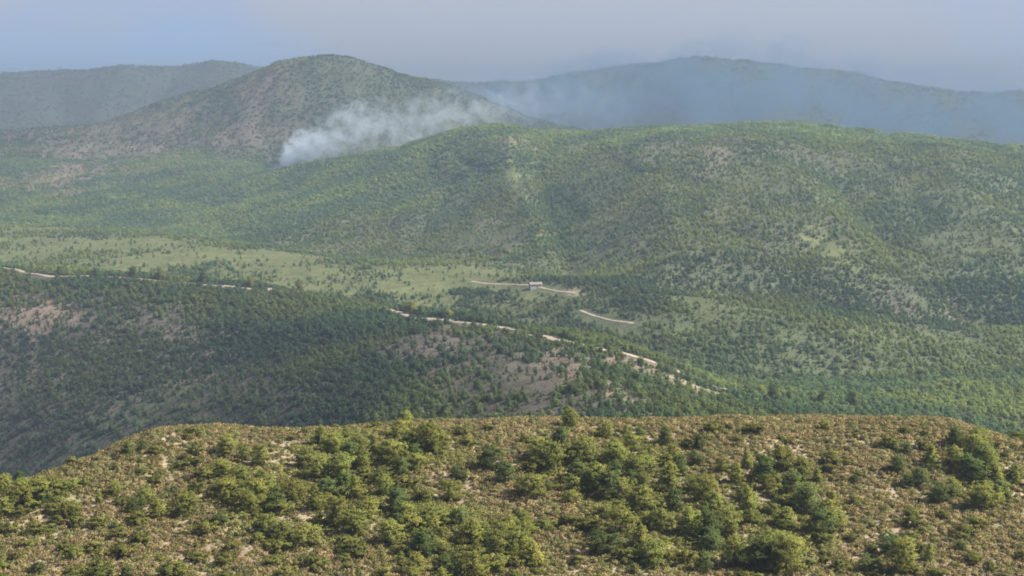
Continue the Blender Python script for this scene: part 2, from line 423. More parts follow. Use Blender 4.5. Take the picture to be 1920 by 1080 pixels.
def mesh_np(name, v, f, mats, tint=None, mat_idx=None, smooth=False, normals=None):
    v = np.asarray(v, 'f'); f = np.asarray(f, 'i')
    me = bpy.data.meshes.new(name)
    k = f.shape[1]
    me.vertices.add(len(v)); me.vertices.foreach_set('co', v.ravel())
    me.loops.add(f.size); me.loops.foreach_set('vertex_index', f.ravel())
    me.polygons.add(len(f)); me.polygons.foreach_set('loop_start', np.arange(len(f), dtype='i') * k)
    if mat_idx is not None: me.polygons.foreach_set('material_index', np.asarray(mat_idx, 'i'))
    if smooth: me.polygons.foreach_set('use_smooth', np.ones(len(f), bool))
    me.update(calc_edges=True)
    if normals is not None:
        me.polygons.foreach_set('use_smooth', np.ones(len(f), bool)); me.normals_split_custom_set_from_vertices(np.asarray(normals, 'f'))
    for m in mats: me.materials.append(m)
    if tint is not None:
        at = me.attributes.new('tint', 'FLOAT_COLOR', 'POINT')
        at.data.foreach_set('color', np.concatenate([tint, np.ones((len(tint), 1))], 1).astype('f').ravel())
    return me

# ------------------------------------------------------------------ dirt roads
def road_material(name='pale_dirt', c0=(.20, .16, .115, 1), c1=(.34, .285, .215, 1)):
    m = bpy.data.materials.new(name); m.use_nodes = True; n = m.node_tree; b = n.nodes['Principled BSDF']; b.inputs['Roughness'].default_value = .95
    t = n.nodes.new('ShaderNodeTexNoise'); t.inputs['Scale'].default_value = .25; t.inputs['Detail'].default_value = 6
    g = n.nodes.new('ShaderNodeNewGeometry'); n.links.new(g.outputs['Position'], t.inputs['Vector'])
    r = n.nodes.new('ShaderNodeValToRGB'); r.color_ramp.elements[0].color = c0; r.color_ramp.elements[1].color = c1
    r.color_ramp.elements[0].position = .3; r.color_ramp.elements[1].position = .7
    n.links.new(t.outputs['Fac'], r.inputs['Fac']); n.links.new(r.outputs['Color'], b.inputs['Base Color'])
    return m
M_ROAD = road_material()
def road(pts, width, label, d0, d1, lift=.5, mat=None):
    P = np.array([hit(px, r, d0, d1) for px, r in pts])
    seg = np.concatenate([[0], np.cumsum(np.hypot(*np.diff(P[:, :2], axis=0).T))])
    t = np.arange(0, seg[-1], 3.0)
    x = np.interp(t, seg, P[:, 0]); y = np.interp(t, seg, P[:, 1])
    k = np.ones(7) / 7
    xs = np.convolve(np.pad(x, 3, mode='edge'), k, 'valid'); ys = np.convolve(np.pad(y, 3, mode='edge'), k, 'valid')
    dx, dy = np.gradient(xs), np.gradient(ys); L = np.hypot(dx, dy) + 1e-9
    nx, ny = -dy / L, dx / L
    w = .85 * width * (1 + .18 * np.sin(t * .09) + .1 * np.sin(t * .31))
    cols = 5; v = []
    for j in range(cols):
        o = (j / (cols - 1) - .5) * w
        xx, yy = xs + nx * o, ys + ny * o
        v.append(np.column_stack([xx, yy, ground_z(xx, yy) + lift]))
    for side, j in ((-1, 0), (1, cols - 1)):     # shoulders running down into the ground
        e = v[j].copy(); e[:, 0] += side * nx * .5; e[:, 1] += side * ny * .5; e[:, 2] = ground_z(e[:, 0], e[:, 1]) - .4
        v = [e] + v if side == -1 else v + [e]
    v = np.array(v); m, n = v.shape[:2]
    i = np.arange(m - 1)[:, None] * n + np.arange(n - 1)[None, :]
    f = np.stack([i, i + 1, i + n + 1, i + n], -1).reshape(-1, 4)
    o = bpy.data.objects.new('dirt_road', mesh_np('dirt_road', v.reshape(-1, 3), f, [mat or M_ROAD], smooth=True)); COL.objects.link(o)
    tag(o, label, 'road', kind='structure')
    # verge: trees are cleared beside the road, more so downhill of it
    for qx, qy in zip(xs[::3], ys[::3]):
        r0, r1 = rowat(qy - 70), rowat(qy + 25)
        dx_, dy_ = X[:, r0:r1] - qx, Y[:, r0:r1] - qy
        T[:, r0:r1] *= 1 - .97 * np.exp(-((dx_ / 9) ** 2 + (dy_ / np.where(dy_ < 0, 26 if qx > 60 else 18, 5)) ** 2) ** 2)
    return v
road([(-60,488),(0,501),(45,511),(90,519),(180,518),(250,522),(380,534),(500,545),(560,550),(640,566),(690,576),(750,587),(800,599),(850,604),(915,611),(980,624),(1050,645),(1090,651),(1130,656),(1180,665),(1215,675),(1260,694),(1310,712),(1360,730),(1420,741)], 5.6, 'pale tan dirt road along the crest of the wooded ridge', 780, 1400)
road([(880,528),(920,533),(960,534),(1000,536),(1040,546),(1085,552)], 3.0, 'pale farm track leading past the house in the valley', 1045, 1900)

road([(1085,582),(1105,590),(1135,599),(1160,604),(1195,609)], 2.8, 'short tan track on the slope below the farm house', 1045, 1900)

# ------------------------------------------------------------------ farm house in the valley
def plain(name, c, rough=.9, nz=.15, sc=1.5):
    m = bpy.data.materials.new(name); m.use_nodes = True; n = m.node_tree; b = n.nodes['Principled BSDF']; b.inputs['Roughness'].default_value = rough
    t = n.nodes.new('ShaderNodeTexNoise'); t.inputs['Scale'].default_value = sc; t.inputs['Detail'].default_value = 5
    r = n.nodes.new('ShaderNodeValToRGB'); r.color_ramp.elements[0].color = (*[k * (1 - nz) for k in c], 1); r.color_ramp.elements[1].color = (*[min(1, k * (1 + nz)) for k in c], 1)
    n.links.new(t.outputs['Fac'], r.inputs['Fac']); n.links.new(r.outputs['Color'], b.inputs['Base Color']); return m
def boxes(lst):
    v = []; f = []
    for x0, x1, y0, y1, z0, z1 in lst:
        k = len(v)
        v += [(x0, y0, z0), (x1, y0, z0), (x1, y1, z0), (x0, y1, z0), (x0, y0, z1), (x1, y0, z1), (x1, y1, z1), (x0, y1, z1)]
        f += [(k, k+3, k+2, k+1), (k+4, k+5, k+6, k+7), (k, k+1, k+5, k+4), (k+1, k+2, k+6, k+5), (k+2, k+3, k+7, k+6), (k+3, k, k+4, k+7)]
    return v, f
def part(name, parent, v, f, mat):
    me = bpy.data.meshes.new(name); me.from_pydata(v, [], f); me.materials.append(mat); me.update()
    o = bpy.data.objects.new(name, me); COL.objects.link(o); o.parent = parent; return o
def farm_house():
    p = hit(1004, 540, 1050, 1900)
    e = bpy.data.objects.new('farm_house', None); COL.objects.link(e); e.location = (p[0], p[1], p[2] + .4); e.rotation_euler = (0, 0, math.radians(14))
    tag(e, 'small pale farm house with a low roof beside the valley track', 'house')
    mw = plain('limewash', (.29, .28, .26)); mr = plain('weathered_roof', (.19, .17, .155)); md = plain('old_wood', (.10, .07, .05)); mg = plain('dark_glass', (.03, .035, .04), .2)
    W, Dp, H = 5.5, 3.5, 3.3
    # front wall in pieces round its openings, then back and end walls
    op = [(-4.2, -3.2, 1.0, 2.2), (-1.9, -.9, 1.0, 2.2), (.2, 1.3, 0, 2.2), (2.8, 3.8, 1.0, 2.2)]
    b = []; x = -W
    for a, c, z0, z1 in op:
        b.append((x, a, -Dp, -Dp + .3, -2.5, H)); b.append((a, c, -Dp, -Dp + .3, -2.5, z0 if z0 > 0 else -.01)); b.append((a, c, -Dp, -Dp + .3, z1, H)); x = c
    b.append((x, W, -Dp, -Dp + .3, -2.5, H)); b += [(-W, W, Dp - .3, Dp, -2.5, H), (-W, -W + .3, -Dp + .3, Dp - .3, -2.5, H), (W - .3, W, -Dp + .3, Dp - .3, -2.5, H)]
    wl = part('wall', e, *boxes(b), mw)
    part('gable', e, [(-W, -Dp, H), (-W, Dp, H), (-W, 0, H + 1.55), (-W + .3, -Dp, H), (-W + .3, Dp, H), (-W + .3, 0, H + 1.55)], [(0, 2, 1), (3, 4, 5), (0, 3, 5, 2), (1, 2, 5, 4)], mw)
    part('gable', e, [(W - .3, -Dp, H), (W - .3, Dp, H), (W - .3, 0, H + 1.55), (W, -Dp, H), (W, Dp, H), (W, 0, H + 1.55)], [(0, 2, 1), (3, 4, 5), (0, 3, 5, 2), (1, 2, 5, 4)], mw)
    rf = [(-W - .5, -Dp - .5, H - .2), (W + .5, -Dp - .5, H - .2), (W + .5, 0, H + 1.6), (-W - .5, 0, H + 1.6), (W + .5, Dp + .5, H - .2), (-W - .5, Dp + .5, H - .2)]
    rf2 = [(x, y, z + .18) for x, y, z in rf]
    roof = part('roof', e, rf + rf2, [(0, 3, 2, 1), (3, 5, 4, 2), (6, 7, 8, 9), (9, 8, 10, 11), (0, 1, 7, 6), (4, 5, 11, 10), (1, 2, 8, 7), (2, 4, 10, 8), (3, 0, 6, 9), (5, 3, 9, 11)], mr)
    part('chimney', roof, *boxes([(-3.2, -2.5, .3, 1.0, H + .6, H + 2.4)]), mw)
    for a, c, z0, z1 in op:
        if z0 == 0: part('door', e, *boxes([(a, c, -Dp + .12, -Dp + .2, 0, z1)]), md)
        else:
            w = part('window', e, *boxes([(a, c, -Dp + .16, -Dp + .2, z0, z1)]), mg)
            part('frame', w, *boxes([(a, c, -Dp + .10, -Dp + .155, z0, z0 + .1), (a, c, -Dp + .10, -Dp + .155, z1 - .1, z1), ((a + c) / 2 - .04, (a + c) / 2 + .04, -Dp + .11, -Dp + .155, z0 + .1, z1 - .1)]), md)
    r0, r1 = rowat(p[1] - 60), rowat(p[1] + 20)      # yard kept clear of trees
    dx_, dy_ = X[:, r0:r1] - p[0], Y[:, r0:r1] - p[1]
    T[:, r0:r1] *= 1 - .98 * np.exp(-((dx_ / 20) ** 2 + (dy_ / np.where(dy_ < 0, 40, 10)) ** 2) ** 2)
farm_house()

# ------------------------------------------------------------------ foliage
def leaf_material(name, base, var=.25, trans=.25, instancer=False):
    m = bpy.data.materials.new(name); m.use_nodes = True
    n = m.node_tree; n.nodes.clear()
    out = n.nodes.new('ShaderNodeOutputMaterial')
    at = n.nodes.new('ShaderNodeAttribute'); at.attribute_name = 'tint'
    oi = n.nodes.new('ShaderNodeObjectInfo')
    hs = n.nodes.new('ShaderNodeHueSaturation')
    def mr(a, b):
        r = n.nodes.new('ShaderNodeMapRange'); r.inputs['To Min'].default_value = a; r.inputs['To Max'].default_value = b; return r
    mh = mr(.492, .516); mv = mr(1 - var, 1 + var)
    n.links.new(oi.outputs['Random'], mv.inputs['Value'])
    fr = n.nodes.new('ShaderNodeMath'); fr.operation = 'MULTIPLY'; fr.inputs[1].default_value = 7.31; n.links.new(oi.outputs['Random'], fr.inputs[0])
    fr2 = n.nodes.new('ShaderNodeMath'); fr2.operation = 'FRACT'; n.links.new(fr.outputs[0], fr2.inputs[0]); n.links.new(fr2.outputs[0], mh.inputs['Value'])
    n.links.new(mh.outputs[0], hs.inputs['Hue']); n.links.new(mv.outputs[0], hs.inputs['Value'])
    mul = n.nodes.new('ShaderNodeMix'); mul.data_type = 'RGBA'; mul.blend_type = 'MULTIPLY'; mul.inputs['Factor'].default_value = 1
    mul.inputs['B'].default_value = (*base, 1)
    n.links.new(at.outputs['Color'], mul.inputs['A'])
    src = mul.outputs['Result']
    if instancer:
        ai = n.nodes.new('ShaderNodeAttribute'); ai.attribute_type = 'INSTANCER'; ai.attribute_name = 'stand'
        m2 = n.nodes.new('ShaderNodeMix'); m2.data_type = 'RGBA'; m2.blend_type = 'MULTIPLY'; m2.inputs['Factor'].default_value = 1
        n.links.new(src, m2.inputs['A']); n.links.new(ai.outputs['Color'], m2.inputs['B']); src = m2.outputs['Result']
    n.links.new(src, hs.inputs['Color'])
    d = n.nodes.new('ShaderNodeBsdfDiffuse'); t = n.nodes.new('ShaderNodeBsdfTranslucent'); mx = n.nodes.new('ShaderNodeMixShader'); mx.inputs[0].default_value = trans
    n.links.new(hs.outputs['Color'], d.inputs['Color']); n.links.new(hs.outputs['Color'], t.inputs['Color'])
    n.links.new(d.outputs[0], mx.inputs[1]); n.links.new(t.outputs[0], mx.inputs[2]); n.links.new(mx.outputs[0], out.inputs['Surface'])
    return m
def bark_material():
    m = bpy.data.materials.new('bark'); m.use_nodes = True; n = m.node_tree; b = n.nodes['Principled BSDF']
    t = n.nodes.new('ShaderNodeTexNoise'); t.inputs['Scale'].default_value = 6; r = n.nodes.new('ShaderNodeValToRGB')
    r.color_ramp.elements[0].color = (.05, .035, .025, 1); r.color_ramp.elements[1].color = (.17, .12, .09, 1)
    n.links.new(t.outputs['Fac'], r.inputs['Fac']); n.links.new(r.outputs['Color'], b.inputs['Base Color']); b.inputs['Roughness'].default_value = .95
    return m
M_BARK = bark_material()
M_PINE = leaf_material('pine_needles', (.215, .232, .08), trans=.4)
M_DARK = leaf_material('dark_needles', (.115, .15, .062), trans=.4)
M_SHRUB = leaf_material('shrub_leaves', (.15, .16, .058), trans=.3)
M_GREY = leaf_material('dry_scrub_twigs', (.25, .215, .14), instancer=True, trans=.35)
M_WOOD = leaf_material('woodland_leaves', (.096, .128, .072), var=.35, trans=.45, instancer=True)

def tube(path, rad, sides=6):
    path = np.asarray(path, float); n = len(path)
    v = []; f = []
    for i, p in enumerate(path):
        d = path[min(i + 1, n - 1)] - path[max(i - 1, 0)]; d /= np.linalg.norm(d) + 1e-9
        a = np.cross(d, [0.31, .9, .2]); a /= np.linalg.norm(a); b = np.cross(d, a)
        for k in range(sides):
            t = 2 * math.pi * k / sides
            v.append(p + rad[i] * (math.cos(t) * a + math.sin(t) * b))
    for i in range(n - 1):
        for k in range(sides):
            f.append((i * sides + k, i * sides + (k + 1) % sides, (i + 1) * sides + (k + 1) % sides, (i + 1) * sides + k))
    return np.array(v), np.array(f)

def sprays(centres, size, per, r, flat=.6, col=None, jitter=.18, heart=(0, 0, .3)):
    """small leaf-sized quads fanned out round each twig end"""
    n = len(centres)
    c = np.repeat(centres, per, 0)
    sz = np.repeat(size, per)
    d = r.normal(size=(n * per, 3)); d[:, 2] = d[:, 2] * flat + .25; d /= np.linalg.norm(d, axis=1, keepdims=True)
    s = np.cross(d, r.normal(size=(n * per, 3))); s /= np.linalg.norm(s, axis=1, keepdims=True)
    L = sz * r.uniform(.6, 1.25, n * per); W = L * r.uniform(.22, .42, n * per)
    o = c + d * (L * r.uniform(0, .5, n * per))[:, None]
    tip = o + d * L[:, None]; mid = o + d * (L * .5)[:, None]
    v = np.stack([o, mid + s * W[:, None], tip, mid - s * W[:, None]], 1).reshape(-1, 3)
    f = np.arange(len(v)).reshape(-1, 4)
    # turn every leaf face outwards, as leaves turn to the light
    q = v.reshape(-1, 4, 3); fn = np.cross(q[:, 1] - q[:, 0], q[:, 3] - q[:, 0]); fn /= np.linalg.norm(fn, axis=1, keepdims=True) + 1e-9
    ow = (q.mean(1) - np.array(heart)); ow /= np.linalg.norm(ow, axis=1, keepdims=True) + 1e-9
    fl = (fn * ow).sum(1) < 0
    f[fl] = f[fl][:, ::-1]; fn[fl] *= -1
    nm = .75 * ow + .45 * fn; nm /= np.linalg.norm(nm, axis=1, keepdims=True)
    nm = np.repeat(nm, 4, 0)
    t = np.repeat(np.repeat(col, per, 0) * r.uniform(1 - jitter, 1 + jitter, (n * per, 1)), 4, 0)
    return v, f, t, nm

def pine_crown(seed, h=1.0, spread=.36, shape='round', whorls=11, per=9, base=.12, leaf=.055):
    """a pine of unit height: limbs in uneven whorls, needle tufts towards their ends"""
    r = np.random.default_rng(seed)
    lean = r.normal(size=2) * .035
    limbs = []; cen = []; szs = []; cols = []
    for w in range(whorls):
        t = base + (1 - base) * (w + r.uniform(-.3, .3)) / whorls
        t = min(max(t, base), .97)
        u = (t - base) / (1 - base)
        if shape == 'round': rad = spread * (1 - u ** 2.2) ** .6 * (.72 + .4 * min(1, u * 4))
        elif shape == 'cone': rad = spread * (1 - u) ** .8 + .03
        else: rad = spread * (.55 + .6 * math.sin(min(1, u * 1.15) * math.pi))
        nb = r.integers(4, 7); a0 = r.uniform(0, 6.28)
        for k in range(nb):
            if r.random() < .24: continue
            a = a0 + 6.283 * k / nb + r.normal() * .3
            L = rad * r.uniform(.5, 1.38)
            up = r.uniform(.1, .55) if u > .3 else r.uniform(-.05, .35)
            p0 = np.array([lean[0] * t, lean[1] * t, t * .94])
            p1 = p0 + np.array([math.cos(a) * L, math.sin(a) * L, L * up])
            limbs.append((p0, p1))
            m = max(2, int(L / .055))
            for j in range(m):
                q = .35 + .65 * (j + r.random()) / m
                for side in range(2):
                    c = p0 + (p1 - p0) * q + r.normal(size=3) * np.array([.035, .035, .024]) * (1 + L)
                    cen.append(c); szs.append(leaf * r.uniform(.75, 1.3))
                    g = r.random()
                    cols.append([.85 + .5 * g, .88 + .36 * g, .9 - .15 * g])
    for j in range(4):
        cen.append([lean[0], lean[1], .93 + .02 * j]); szs.append(leaf); cols.append([1.2, 1.15, .8])
    return np.array(cen), np.array(szs), np.array(cols), limbs, lean

def make_tree_meshes(nm, seed, leaf_mat, **kw):
    per = kw.pop('per', 9)
    cen, sz, col, limbs, lean = pine_crown(seed, **kw)
    r = np.random.default_rng(seed + 500)
    v, f, t, nrm = sprays(cen, sz, per, r, col=col)
    crown = mesh_np(nm + '_crown', v, f, [leaf_mat], t, normals=nrm)
    path = [(lean[0] * q, lean[1] * q, q * .95 - .05) for q in np.linspace(0, 1, 6)]
    tv, tf = tube(path, np.linspace(.030, .006, 6), 6)
    vs, fs = [tv], [tf]; n = len(tv)
    for p0, p1 in limbs:
        lv, lf = tube([p0, (p0 + p1) / 2 + np.array([0, 0, -.01]), p1], [.009, .006, .002], 3)
        vs.append(lv); fs.append(lf + n); n += len(lv)
    trunk = mesh_np(nm + '_trunk', np.concatenate(vs), np.concatenate(fs), [M_BARK], smooth=True)
    return crown, trunk

BRIGHT = [make_tree_meshes('bright_pine', 100 + i, M_PINE, spread=[.40, .46, .36, .5, .42][i], shape=['round', 'round', 'cone', 'wide', 'round'][i], base=.08, whorls=[13, 12, 14, 11, 13][i], per=12, leaf=.046) for i in range(5)]
DARKT = [make_tree_meshes('dark_pine', 200 + i, M_DARK, spread=[.44, .5, .4][i], shape=['round', 'wide', 'round'][i], base=.07, whorls=12, per=12, leaf=.048) for i in range(3)]
SHRUBS = [make_tree_meshes('shrub', 300 + i, M_SHRUB, spread=[.75, .9, .62][i], shape='round', base=.04, whorls=6, per=9, leaf=.10) for i in range(3)]

def plant(name, meshes, loc, h, w, label, cat, group):
    e = bpy.data.objects.new(name, None); COL.objects.link(e)
    e.location = loc; e.rotation_euler = (random.gauss(0, .04), random.gauss(0, .04), random.uniform(0, 6.28)); e.scale = (w, w, h)
    e.empty_display_size = .2
    tag(e, label, cat, group)
    c = bpy.data.objects.new('crown', meshes[0]); COL.objects.link(c); c.parent = e
    t = bpy.data.objects.new('trunk', meshes[1]); COL.objects.link(t); t.parent = e
    return e

# trees of the front hill: column, row of the foot, height in picture pixels, kind (b bright, d dark)
FG = """8 968 55 b;36 972 40 b;62 938 46 b;28 944 40 b;92 925 36 b;140 970 44 b;118 925 40 d;215 928 44 b;300 972 66 B;346 968 74 B;252 962 46 d;272 948 52 b;426 852 62 b;
240 852 42 d;268 846 34 d;218 884 28 d;462 862 40 b;450 902 52 b;470 962 60 b;412 988 42 d;422 948 46 b;215 992 24 d;72 1078 40 d;236 1084 40 d;452 930 50 b;
572 880 66 b;602 898 74 b;640 902 86 b;682 880 72 b;702 850 52 b;736 872 74 b;752 894 60 d;806 846 84 b;826 842 58 b;922 882 74 d;948 906 64 d;856 896 38 d;
520 948 60 d;548 940 64 b;592 958 76 b;632 988 84 b;662 1004 82 b;692 982 72 b;502 1004 62 b;572 1024 66 b;746 962 78 d;730 1022 78 b;792 1044 86 d;802 994 82 b;
770 1006 70 b;858 984 50 d;882 1024 84 b;932 1046 86 b;892 1086 86 b;832 1078 62 d;952 1006 64 b;782 1080 72 b;722 930 66 b;668 935 70 b;610 930 56 d;846 940 60 b;
1050 832 50 d;1032 884 92 b;1012 864 70 b;1092 874 84 b;1152 868 64 b;1172 822 40 b;1186 846 50 b;1112 924 92 b;1142 934 84 d;1192 904 74 b;1002 934 72 b;
1202 964 84 b;1252 924 92 b;1312 844 48 d;1432 904 84 d;1272 892 64 d;1322 944 84 b;1162 1004 86 b;1202 1036 86 b;1224 1064 84 b;1128 1040 70 d;1002 1064 84 b;
972 1044 74 b;1332 1014 84 d;1320 1074 66 d;1362 1004 82 b;1372 1064 94 b;1422 1074 110 d;1402 964 84 b;1292 1004 84 b;1240 1000 76 b;1262 958 70 d;1080 905 66 d;
1482 934 84 d;1462 884 72 b;1512 964 92 d;1502 904 74 b;1542 1004 82 d;1474 1080 124 b;1450 1064 104 b;1545 806 30 b;1682 884 46 d;1702 914 44 d;1742 874 64 b;
1724 910 54 d;1602 908 28 d;1792 834 54 d;1822 854 64 b;1852 884 74 b;1762 944 64 d;1784 930 56 b;1842 954 74 b;1872 948 62 b;1692 1076 112 b;1672 1044 70 d;
1742 1054 56 b;1802 1034 34 d;1562 994 64 b;1870 905 50 b;1832 905 60 d;1560 870 40 b;1700 850 30 d;1625 1075 50 d;1905 900 46 b;1400 880 56 b;1100 850 50 b"""
placed = []
n_tree = 0
ORD = 'first second third fourth fifth sixth seventh eighth ninth tenth eleventh twelfth thirteenth fourteenth fifteenth sixteenth seventeenth eighteenth nineteenth twentieth'.split()
MARKS = [('the reddish bare strip', 1075, 995), ('the tan clearing by the shaded valley', 360, 850), ('the small red clearing in the stand', 900, 910), ('the sandy patch below the stand', 640, 1050),
         ('the orange bare patch on the crest', 1360, 822), ('the pale bare flank above the wooded gully', 1880, 840), ('the brown bare slope under the crest', 1600, 860), ('the mauve scrub flat', 1850, 1030),
         ('the bare strip on top of the crest', 990, 803), ('the paired broad pines in open scrub', 320, 968), ('the red gravelly slope', 1560, 1050), ('the open tan scrub slope', 150, 1050), ('the pines on the falling left shoulder', 40, 930), ('the bare earth beside the crest path', 560, 850)]
MARKP = None
ranked = []          # (object, kind words, ground position)
def name_by_landmark(ranked, MARKS, d0=200, d1=316):
    """each plant is told apart by how near it stands to the closest landmark"""
    mp = [(w, hit(px, r, d0, d1)) for w, px, r in MARKS]
    sets = {}
    for o, words, p in ranked:
        w, q = min(mp, key=lambda t: math.hypot(t[1][0] - p[0], t[1][1] - p[1]))
        sets.setdefault((words, w), []).append((math.hypot(q[0] - p[0], q[1] - p[1]), o))
    for (words, w), lst in sets.items():
        lst.sort(key=lambda t: t[0])
        for i, (_, o) in enumerate(lst):
            o['label'] = f'{words} nearest to {w}' if i == 0 else f'{words}, {ORD[min(i, 19)]} nearest to {w}'
def fg_tree(px, row, hp, kind):
    p = hit(px, row, 200, 316)
    h = max(1.2, hp * .68 * p[1] / F)
    size = 'tall' if h > 4.7 else ('small' if h < 3.0 else 'middling')
    pool = DARKT if kind == 'd' else BRIGHT
    w = h * random.uniform(.82, 1.2) * (1.35 if kind == 'B' else 1)
    hue = 'dark bluish green' if kind == 'd' else 'yellow green'
    o = plant('pine_tree', random.choice(pool), (p[0], p[1], p[2] - .05), h, w, 'pine', 'tree', 'pines on the front hill')
    ranked.append((o, f"{size} {'broad ' if kind == 'B' else ''}{hue} pine", p))
    placed.append((p[0], p[1], .33 * w))
for t in FG.replace('\n', '').split(';'):
    a = t.split(); fg_tree(float(a[0]), float(a[1]), float(a[2]), a[3]); n_tree += 1
# smaller pines filling the stands
STANDS = [(640,930,190,80,12),(1150,880,130,70,15),(850,1030,120,60,5),(1250,980,170,90,10),(1480,960,90,90,20),(720,850,190,40,0),(1850,880,70,60,30),(480,940,70,60,10),(60,935,80,25,-12)]
tries = 0
while n_tree < 275 and tries < 4000:
    tries += 1
    cx, cy, rx, ry, an = random.choice(STANDS)
    px, row = random.gauss(cx, rx * .6), random.gauss(cy, ry * .6)
    if not (-60 < px < 1980 and 800 < row < 1110): continue
    if any(((px - q[0]) / q[2]) ** 2 + ((row - q[1]) / q[3]) ** 2 < 1 for q in [(360,850,80,30),(900,910,40,24),(1075,995,34,50),(1360,830,70,30),(640,1060,90,35)]): continue
    p = hit(px, row, 200, 316)
    if any(math.hypot(p[0] - q[0], p[1] - q[1]) < .8 * q[2] for q in placed): continue
    fg_tree(px, row, random.uniform(34, 66), 'd' if random.random() < .25 else 'b'); n_tree += 1
# shrubs one can pick out
n_sh = 0
while n_sh < 280:
    px, row = random.uniform(-40, 1960), random.uniform(800, 1095)
    a = pix(px, row)
    p = hit(px, row, 200, 316)
    if p[2] / p[1] < a[1] - .004: continue
    if any(math.hypot(p[0] - q[0], p[1] - q[1]) < q[2] for q in placed): continue
    h = random.uniform(.8, 2.1)
    k = random.randrange(3)
    o = plant('shrub', SHRUBS[k], (p[0], p[1], p[2] - .03), h, h * random.uniform(.9, 1.4), 'shrub', 'shrub', 'shrubs on the front hill')
    ranked.append((o, ['round olive shrub', 'wide olive shrub', 'upright olive shrub'][k], p))
    n_sh += 1
name_by_landmark(ranked, MARKS)
# larger pines that stand out along the road on the middle ridge
RIDGE = "772 590 24;790 592 20;762 588 18;840 596 16;905 606 15;700 572 16;640 562 18;560 548 20;470 540 22;380 531 22;300 525 20;250 524 24;180 520 18;110 517 18;1175 655 14;1205 662 16;1235 676 15;1160 650 13;1425 748 26;1450 754 28;1480 757 24;1400 746 22;1540 760 28;1600 764 30"
RM = [('the white road bend on the wooded ridge', 800, 597), ('the red earth bank by the ridge road', 1200, 672), ('the road end on the left of the ridge', 45, 511), ('the foot of the ridge road', 1420, 743), ('the wooded ridge crest before the meadow', 380, 531)]
ridge_ranked = []
for t in RIDGE.split(';'):
    px, row, hp = map(float, t.split())
    p = hit(px, row, 620, 1395); h = hp * 1.1 * p[1] / F
    o = plant('pine_tree', random.choice(DARKT + BRIGHT[:2]), (p[0], p[1], p[2] - .1), h, h * random.uniform(.7, .95), 'pine', 'tree', 'pines along the ridge road')
    ridge_ranked.append((o, 'far dark pine', p))
name_by_landmark(ridge_ranked, RM, 620, 1395)

# --- uncountable cover: scattered with geometry nodes
def proto(name, mesh):
    return bpy.data.objects.new(name, mesh)
def simple_tree(seed, mat, spread, shape, per=5, whorls=7, leaf=.10, base=.12):
    cen, sz, col, limbs, lean = pine_crown(seed, spread=spread, shape=shape, whorls=whorls, base=base)
    r = np.random.default_rng(seed + 900)
    k = r.random(len(cen)) < .62
    v, f, t, nm = sprays(cen[k], np.full(k.sum(), leaf), per, r, col=col[k])
    tv, tf = tube([(0, 0, -.06), (0, 0, .45), (0, 0, .92)], [.03, .02, .005], 4)
    mi = [0] * len(f) + [1] * len(tf)
    return mesh_np('woodland_tree', np.concatenate([v, tv]), np.concatenate([f, tf + len(v)]), [mat, M_BARK], np.concatenate([t, np.ones((len(tv), 3))]), mi, normals=np.concatenate([nm, tv * np.array([1, 1, 0]) + np.array([0, 0, .001])]))
def far_tree(seed, mat):
    r = np.random.default_rng(seed)
    n = 46
    u = r.random(n); a = r.uniform(0, 6.28, n); rad = .40 * np.sqrt(np.clip(1 - (u - .35) ** 2 / .42, .05, 1)) * r.uniform(.5, 1.05, n)
    cen = np.stack([np.cos(a) * rad, np.sin(a) * rad, .12 + .84 * u], 1)
    g = r.random((n, 1)); col = np.concatenate([.85 + .4 * g, .88 + .3 * g, .95 - .1 * g], 1)
    v, f, t, nm = sprays(cen, np.full(n, .26), 2, r, col=col)
    return mesh_np('distant_tree', v, f, [mat], t, normals=nm)
def scrub_bush(seed, mat):
    r = np.random.default_rng(seed)
    n = 44
    d = r.normal(size=(n, 3)); d[:, 2] = np.abs(d[:, 2]); d /= np.linalg.norm(d, axis=1, keepdims=True)
    cen = d * np.array([.55, .55, .6]) * r.uniform(.3, 1, (n, 1))
    g = r.random((n, 1)); col = np.concatenate([.8 + .5 * g, .82 + .42 * g, .85 + .3 * g], 1)
    v, f, t, nm = sprays(cen, np.full(n, .26), 3, r, col=col, heart=(0, 0, 0))
    return mesh_np('scrub_bush', v, f, [mat], t, normals=nm)

